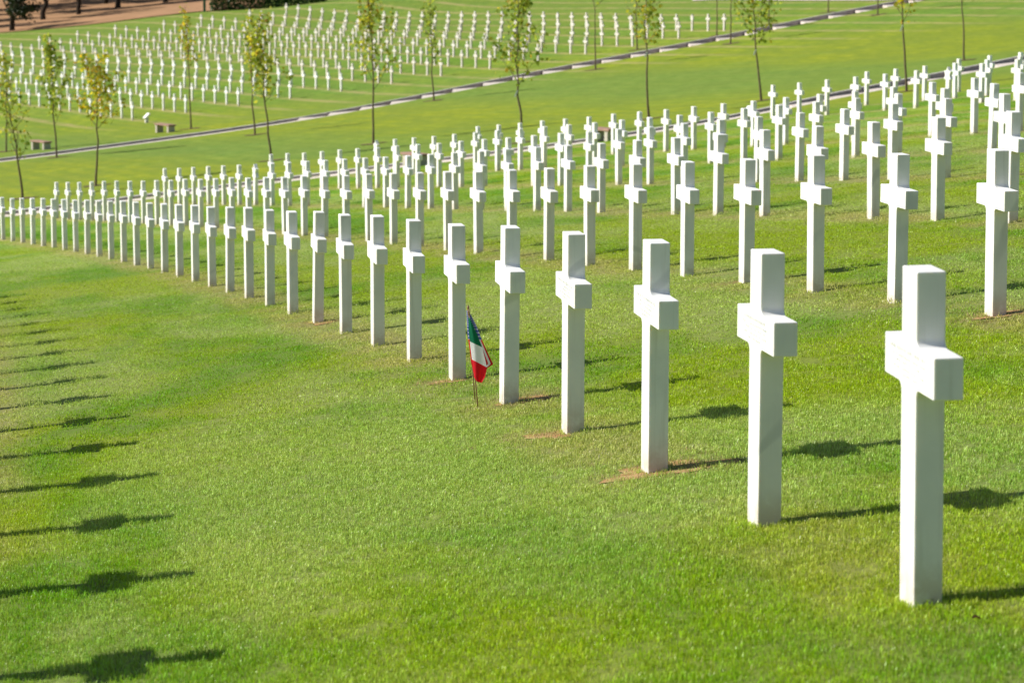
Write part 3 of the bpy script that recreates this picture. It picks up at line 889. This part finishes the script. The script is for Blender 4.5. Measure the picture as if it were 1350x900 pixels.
# dark old trees in the dry field
def dark_tree_parts(seed, h, w, clear):
    rg = random.Random(seed)
    V, F = [], []
    pts = [Vector((rg.gauss(0, .06) * i, rg.gauss(0, .06) * i, -.2 + i * (h * .62) / 6)) for i in range(7)]
    tube(V, F, pts, [.30, .24, .21, .19, .16, .12, .07], 9)
    for b in range(9):
        p = pts[2 + b % 5]; az = b * 2.4
        d = Vector((math.cos(az), math.sin(az), .75)).normalized()
        q = [p, p + d * w * .3, p + d * w * .55 + Vector((0, 0, .3)), p + d * w * .8 + Vector((0, 0, .5))]
        tube(V, F, q, [.09, .065, .045, .02], 6)
    LV, LF = [], []
    clumps = [(rg.uniform(0, 6.28), rg.random() ** .5, rg.random()) for _ in range(46)]
    for az, r, t in clumps:
        prof = math.sin(math.pi * (.18 + .80 * t)) ** .8
        c = Vector((math.cos(az) * r * w * prof, math.sin(az) * r * w * prof, h * clear + (h * (1 - clear)) * t))
        s = rg.uniform(.45, .95)
        for _ in range(95):
            o = Vector((rg.gauss(0, s * .45), rg.gauss(0, s * .45), rg.gauss(0, s * .33)))
            leaf_faces(LV, LF, c + o, .26, rg, .1)
    return V, F, LV, LF


protos = []
for sd, (h, w, cl) in enumerate(((6.5, 2.5, .22), (9.0, 2.9, .30), (8.0, 2.3, .34))):
    V, F, LV, LF = dark_tree_parts(70 + sd, h, w, cl)
    a = mesh_obj('trunk', V, F, M['darkbark'], None, True, link=False); b = mesh_obj('crown', LV, LF, M['leaf_dark'], None, False, link=False)
    protos.append((a, b))
DARK = [((-46.0, 263.2), 0, 'dark evergreen tree at the top left corner, standing on the lawn edge', 1.0),
        ((-45.55, 278.0), 1, 'dark evergreen tree with a stout trunk, second from the left in the dry field', 1.0),
        ((-42.84, 283.06), 2, 'dark evergreen tree with a thin trunk, third from the left in the dry field', .9),
        ((-42.2, 297.0), 1, 'dark evergreen tree farthest back in the dry field', 1.0),
        ((-40.0, 290.5), 2, 'dark evergreen tree with a leaning dark trunk, fourth from the left in the dry field', 1.1),
        ((-35.4, 293.0), 1, 'dark evergreen tree in the dry field nearest the clipped hedge', 1.05),
        ((-53.0, 272.0), 1, 'dark evergreen tree past the left edge whose shade reaches the far lawn', 1.1),
        ((-58.0, 283.0), 2, 'dark evergreen tree past the left edge, behind the nearest one', 1.2),
        ((-50.0, 290.0), 1, 'dark evergreen tree behind the two leftmost trees of the dry field', 1.2),
        ((-52.0, 300.0), 0, 'low dark evergreen tree at the back of the dry field on the left', 1.5),
        ((-62.0, 270.0), 2, 'dark evergreen tree past the left edge, left of the shading one', 1.2),
        ((-64.0, 292.0), 1, 'dark evergreen tree past the left edge, farthest left', 1.2),
        ((-56.0, 296.0), 1, 'dark evergreen tree past the left edge, in the middle', 1.1),
        ((-36.0, 301.0), 0, 'low dark evergreen tree behind the one nearest the hedge', 1.6),
        ((-48.0, 306.0), 0, 'low dark evergreen tree at the back of the dry field, right of its twin', 1.5)]
for n, ((x, y), pi, lab, s) in enumerate(DARK):
    root = empty('evergreen_tree', (x, y, gz(x, y)), n * 1.9); root.scale = (s, s, s); tag(root, lab, 'tree', 'dark evergreen trees in the dry field')
    for src in protos[pi]:
        c = src.copy(); COL.objects.link(c); c.parent = root

# clipped hedge with its end post
def hedge():
    rg = random.Random(3)
    x0, x1 = -27.0, -16.5
    root = empty('clipped_hedge', ((x0 + x1) / 2, float(edge_y((x0 + x1) / 2)) + .6, gz((x0 + x1) / 2, float(edge_y((x0 + x1) / 2)))))
    tag(root, 'dark green clipped hedge along the top edge of the far lawn', 'hedge')
    inv = Vector(root.location); LV, LF = [], []
    for _ in range(9000):
        x = rg.uniform(x0, x1); y = float(edge_y(x)) + .6 + rg.uniform(-.55, .55); u = rg.random()
        hh = 1.25 + .06 * math.sin(x * 2.1)
        z = gz(x, y) * 1 + (hh * u if rg.random() < .6 else hh) + rg.gauss(0, .04)
        leaf_faces(LV, LF, Vector((x, y, z)) - inv, .17, rg, 0)
    mesh_obj('foliage', LV, LF, M['hedge'], root)
    V, F = [], []
    for i in range(22):
        x = x0 + .2 + i * (x1 - x0 - .4) / 21; y = float(edge_y(x)) + .6; z = gz(x, y)
        tube(V, F, [Vector((x, y, z - .1)) - inv, Vector((x + .05, y, z + .6)) - inv, Vector((x, y + .05, z + 1.1)) - inv], [.03, .025, .01], 5)
    mesh_obj('stems', V, F, M['darkbark'], root)


hedge()
bm = bmesh.new(); bm_box(bm, (0, 0, .55), (.22, .22, 1.3), None, .01)
px, py = -27.46, 255.6
root = empty('green_post', (px, py, gz(px, py))); tag(root, 'green square post with a cap at the left end of the clipped hedge', 'post')
bm_obj('shaft', bm, M['postgreen'], root)
bm = bmesh.new(); bm_box(bm, (.16, 0, 1.18), (.62, .34, .14), None, .02); bm_obj('cap', bm, M['postgreen'], root)

# ------------------------------------------------------------------ bare soil, fallen leaf
PATCH = []       # (x, y, rx, ry, rot)


def foot(i, k):
    Ri = R1 + DR * (i - 1); th = TH0[i] + k * STEP / Ri
    return RC[0] + Ri * math.cos(th), RC[1] + Ri * math.sin(th), th


for i, k, dx, dy, rx, ry in ((1, 2, .06, .0, .28, .24), (1, 3, -.10, .0, .15, .18), (1, 4, .12, .03, .18, .16), (1, 5, -.05, -.05, .12, .14), (1, 9, .05, -.1, .12, .3), (2, 0, .05, .0, .17, .2), (2, 3, .05, .1, .1, .2)):
    x, y, th = foot(i, k); PATCH.append((x + dx, y + dy, rx, ry, th))


def blob(V, F, x, y, rx, ry, rot, lift, rg, n=26):
    b = len(V); c = math.cos(rot); s = math.sin(rot); ph = [rg.uniform(0, 6.28) for _ in range(4)]
    V.append((x, y, gz(x, y) + lift))
    for i in range(n):
        a = 2 * math.pi * i / n
        q = 1 + .22 * math.sin(3 * a + ph[0]) + .14 * math.sin(5 * a + ph[1]) + .10 * math.sin(9 * a + ph[2])
        u, w = rx * q * math.cos(a), ry * q * math.sin(a)
        X, Y = x + u * c - w * s, y + u * s + w * c
        V.append((X, Y, gz(X, Y) + lift))
    for i in range(n): F.append((b, b + 1 + i, b + 1 + (i + 1) % n))


V, F = [], []
rg = random.Random(9)
for p in PATCH: blob(V, F, p[0], p[1], p[2], p[3], p[4], .006, rg)
o = mesh_obj('bare_soil', V, F, M['soil']); tag(o, 'bare reddish soil at the feet of some crosses', 'soil', kind='stuff')
V, F = [], []
for (x, y) in PITS: blob(V, F, x, y, .55, .45, 0, .02, rg, 20)
o = mesh_obj('tree_pit_soil', V, F, M['treepit']); tag(o, 'rings of dark soil round the feet of the young trees', 'soil', kind='stuff')

lx, ly = 1.385, 8.27
V, F = [], []
for u in range(5):
    for w in (-1, 0, 1):
        V.append(((u - 2) * .008, w * .009 * math.sin(.5 + u * .6), .004 + .006 * abs(w) + .004 * math.sin(u)))
for u in range(4):
    for w in range(2): F.append((u * 3 + w, u * 3 + w + 1, u * 3 + w + 4, u * 3 + w + 3))
o = mesh_obj('fallen_leaf', V, F, M['deadleaf']); o.location = (lx, ly, gz(lx, ly) + .028); o.rotation_euler = (.2, .1, .6)
tag(o, 'curled brown leaf lying on the grass below the largest cross', 'leaf')

# ------------------------------------------------------------------ grass
def tuft_mesh(n, rad, seed, hgt, wid):
    rg = np.random.default_rng(seed)
    V, F = [], []
    for i in range(n):
        a = rg.uniform(0, 6.283); r = rad * math.sqrt(rg.random()); bx, by = r * math.cos(a), r * math.sin(a)
        az = rg.uniform(0, 6.283); tilt = abs(rg.normal(.45, .35)); h = hgt * rg.uniform(.55, 1.25); w = wid * rg.uniform(.7, 1.3)
        d = np.array([math.cos(az), math.sin(az)]); s = np.array([-d[1], d[0]]) * w / 2
        m = d * h * math.sin(tilt) * .42; t_ = d * h * math.sin(tilt * 1.35)
        zm, zt = h * .55 * math.cos(tilt * .6), h * max(.25, math.cos(tilt * 1.25))
        b = len(V)
        V += [(bx - s[0], by - s[1], -.004), (bx + s[0], by + s[1], -.004), (bx + m[0] + s[0] * .8, by + m[1] + s[1] * .8, zm), (bx + m[0] - s[0] * .8, by + m[1] - s[1] * .8, zm), (bx + t_[0], by + t_[1], zt)]
        F += [(b, b + 1, b + 2, b + 3), (b + 3, b + 2, b + 4)]
    return mesh_obj('grass_tuft', V, F, M['blade'], link=False)


def grass_field(name, y0, y1, dens, tuft, smin, smax, fade_in=0.0, fade_out=0.0):
    area_n = int(dens * (y1 - y0) * ((y0 + y1) / 2 * .40 + 1.2))
    n = area_n
    Y = np.sqrt(rng.uniform(y0 ** 2, y1 ** 2, n)); hw = Y * .20 + .5
    X = rng.uniform(-1, 1, n) * hw
    keep = np.ones(n, bool)
    if fade_in: keep &= rng.random(n) < np.clip((Y - y0) / fade_in, 0, 1)
    if fade_out: keep &= rng.random(n) < np.clip((y1 - Y) / fade_out, .0, 1)
    # bare soil carries only a few blades
    for (px, py, rx, ry, rot) in PATCH:
        c, s = math.cos(rot), math.sin(rot); u = (X - px) * c + (Y - py) * s; w = -(X - px) * s + (Y - py) * c
        d = np.sqrt((u / rx) ** 2 + (w / ry) ** 2) + rng.normal(0, .22, n)
        keep &= ~((d < 1.15) & (rng.random(n) < np.clip(1.3 - d * .75, .2, .80)))
    X, Y = X[keep], Y[keep]; Z = height(X, Y)
    me = bpy.data.meshes.new(name); me.vertices.add(len(X)); me.vertices.foreach_set('co', np.c_[X, Y, Z].astype('f').ravel()); me.update()
    o = bpy.data.objects.new(name, me); COL.objects.link(o)
    g = bpy.data.node_groups.new(name, 'GeometryNodeTree')
    g.interface.new_socket('Geometry', in_out='INPUT', socket_type='NodeSocketGeometry'); g.interface.new_socket('Geometry', in_out='OUTPUT', socket_type='NodeSocketGeometry')
    t = NT(g); gi = t.n('NodeGroupInput'); go = t.n('NodeGroupOutput')
    inst = t.n('GeometryNodeInstanceOnPoints'); g.links.new(gi.outputs[0], inst.inputs['Points'])
    geos = []
    for tf in tuft:
        oi = t.n('GeometryNodeObjectInfo'); oi.inputs[0].default_value = tf; oi.inputs['As Instance'].default_value = True; geos.append(oi.outputs['Geometry'])
    jn = t.n('GeometryNodeJoinGeometry')
    for q in geos: g.links.new(q, jn.inputs[0])
    g.links.new(jn.outputs[0], inst.inputs['Instance']); inst.inputs['Pick Instance'].default_value = True
    rr = t.n('FunctionNodeRandomValue', data_type='FLOAT_VECTOR'); rr.inputs[0].default_value = (-.06, -.06, 0); rr.inputs[1].default_value = (.06, .06, 6.283)
    rs = t.n('FunctionNodeRandomValue', data_type='FLOAT'); rs.inputs[2].default_value = smin; rs.inputs[3].default_value = smax; rs.inputs['Seed'].default_value = 3
    ri = t.n('FunctionNodeRandomValue', data_type='INT'); ri.inputs[4].default_value = 0; ri.inputs[5].default_value = len(tuft) - 1; ri.inputs['Seed'].default_value = 8
    g.links.new(rr.outputs[0], inst.inputs['Rotation']); g.links.new(rs.outputs[1], inst.inputs['Scale']); g.links.new(ri.outputs[2], inst.inputs['Instance Index'])
    g.links.new(inst.outputs[0], go.inputs[0])
    md = o.modifiers.new('grass', 'NODES'); md.node_group = g
    tag(o, 'short mown green grass of the near lawn', 'grass', kind='stuff')
    return o


T_NEAR = [tuft_mesh(75, .075, 100 + i, .0145, .0026) for i in range(6)]
T_MID = [tuft_mesh(75, .16, 200 + i, .0105, .0044) for i in range(6)]
T_FAR = [tuft_mesh(75, .34, 300 + i, .009, .008) for i in range(6)]
grass_field('near_grass', 6.4, 19, 300, T_NEAR, .65, 1.35, 0, 4)
grass_field('middle_grass', 15, 42, 62, T_MID, .7, 1.3, 4, 12)
grass_field('far_grass', 30, 96, 12, T_FAR, .8, 1.2, 12, 30)

# straw-dry grass round the bare soil, longer blades left by the mower against the stones
M['straw'] = M['blade'].copy(); M['straw'].name = 'straw_blade'
_t = NT(M['straw'].node_tree)
for _l in list(M['straw'].node_tree.links):
    if _l.to_socket.name in ('Base Color', 'Color') and _l.to_node.type in ('BSDF_PRINCIPLED', 'BSDF_TRANSLUCENT'):
        _g = _t.n('ShaderNodeNewGeometry')
        _c = _t.mix(_g.outputs['Random Per Island'], C(.33, .33, .10), C(.46, .33, .17))
        M['straw'].node_tree.links.new(_c, _l.to_socket)


def placed(name, pts, tufts, label, smin, smax):
    global rng
    o = grass_field(name, 10, 11, .01, tufts, smin, smax)
    pts = np.array(pts); me = o.data; me.clear_geometry(); me.vertices.add(len(pts))
    me.vertices.foreach_set('co', np.c_[pts, height(pts[:, 0], pts[:, 1])].astype('f').ravel()); me.update(); o['label'] = label


T_DRY = [tuft_mesh(26, .06, 400 + i, .013, .0030) for i in range(4)]
for q in T_DRY: q.data.materials[0] = M['straw']
rg = random.Random(21); pts = []
for (px, py, rx, ry, rot) in PATCH:
    for _ in range(int(520 * (rx + .25) * (ry + .25) * (1 if py < 25 else .5))):
        a = rg.uniform(0, 6.283); d = abs(rg.gauss(.75, .5)); u = d * (rx + .12) * math.cos(a); w = d * (ry + .12) * math.sin(a)
        pts.append((px + u * math.cos(rot) - w * math.sin(rot), py + u * math.sin(rot) + w * math.cos(rot)))
placed('straw_grass', pts, T_DRY, 'straw dry grass round the bare soil at the crosses', .7, 1.3)
T_EDGE = [tuft_mesh(9, .018, 500 + i, .030, .0032) for i in range(5)]
pts = []
for (hx, hy) in HEAD_POS:
    if hy > 30: continue
    a0 = math.atan2(hy - RC[1], hx - RC[0])
    for _ in range(26):
        if rg.random() < .3: continue
        sdn = rg.choice((-1, 1))
        if rg.random() < .64: u, w = sdn * (TH / 2 + rg.uniform(.004, .03)), rg.uniform(-SW / 2, SW / 2)
        else: u, w = rg.uniform(-TH / 2, TH / 2), sdn * (SW / 2 + rg.uniform(.004, .03))
        pts.append((hx + u * math.cos(a0) - w * math.sin(a0), hy + u * math.sin(a0) + w * math.cos(a0)))
placed('edge_grass', pts, T_EDGE, 'longer grass blades against the feet of the near crosses', .5, 1.25)

# ------------------------------------------------------------------ light, sky, camera
EL = 38.9
sd = Vector((-1.11, .10, 0)).normalized()
sun = bpy.data.lights.new('sun', 'SUN'); sun.energy = 4.95; sun.angle = R(.53); sun.color = (1.0, .955, .88)
so = bpy.data.objects.new('sun', sun); COL.objects.link(so)
dirv = Vector((sd.x * math.cos(R(EL)), sd.y * math.cos(R(EL)), math.sin(R(EL))))
so.rotation_euler = dirv.to_track_quat('Z', 'Y').to_euler(); so.location = (-20, 5, 30)
w = bpy.data.worlds.new('World'); SC.world = w; w.use_nodes = True
nt = w.node_tree; sky = nt.nodes.new('ShaderNodeTexSky'); sky.sky_type = 'NISHITA'; sky.sun_disc = False
sky.sun_elevation = R(EL); sky.sun_rotation = math.atan2(sd.x, sd.y); sky.air_density = 1.0; sky.dust_density = 1.2; sky.altitude = 100
nt.links.new(sky.outputs[0], nt.nodes['Background'].inputs[0]); nt.nodes['Background'].inputs[1].default_value = 0.066

cam = bpy.data.cameras.new('camera'); co = bpy.data.objects.new('camera', cam); COL.objects.link(co)
cam.sensor_width = 36; cam.lens = 100; cam.clip_start = .1; cam.clip_end = 6000
co.location = (0, 0, 0); co.rotation_euler = (R(90 - 8.5), 0, 0)
cam.dof.use_dof = True; cam.dof.focus_distance = 16.5; cam.dof.aperture_fstop = 6.8
SC.camera = co
SC.view_settings.view_transform = 'Standard'; SC.view_settings.look = 'None'; SC.view_settings.exposure = 0.5; SC.view_settings.gamma = 1
SC.cycles.use_denoising = True
SC.cycles.max_bounces = 6; SC.cycles.transparent_max_bounces = 4
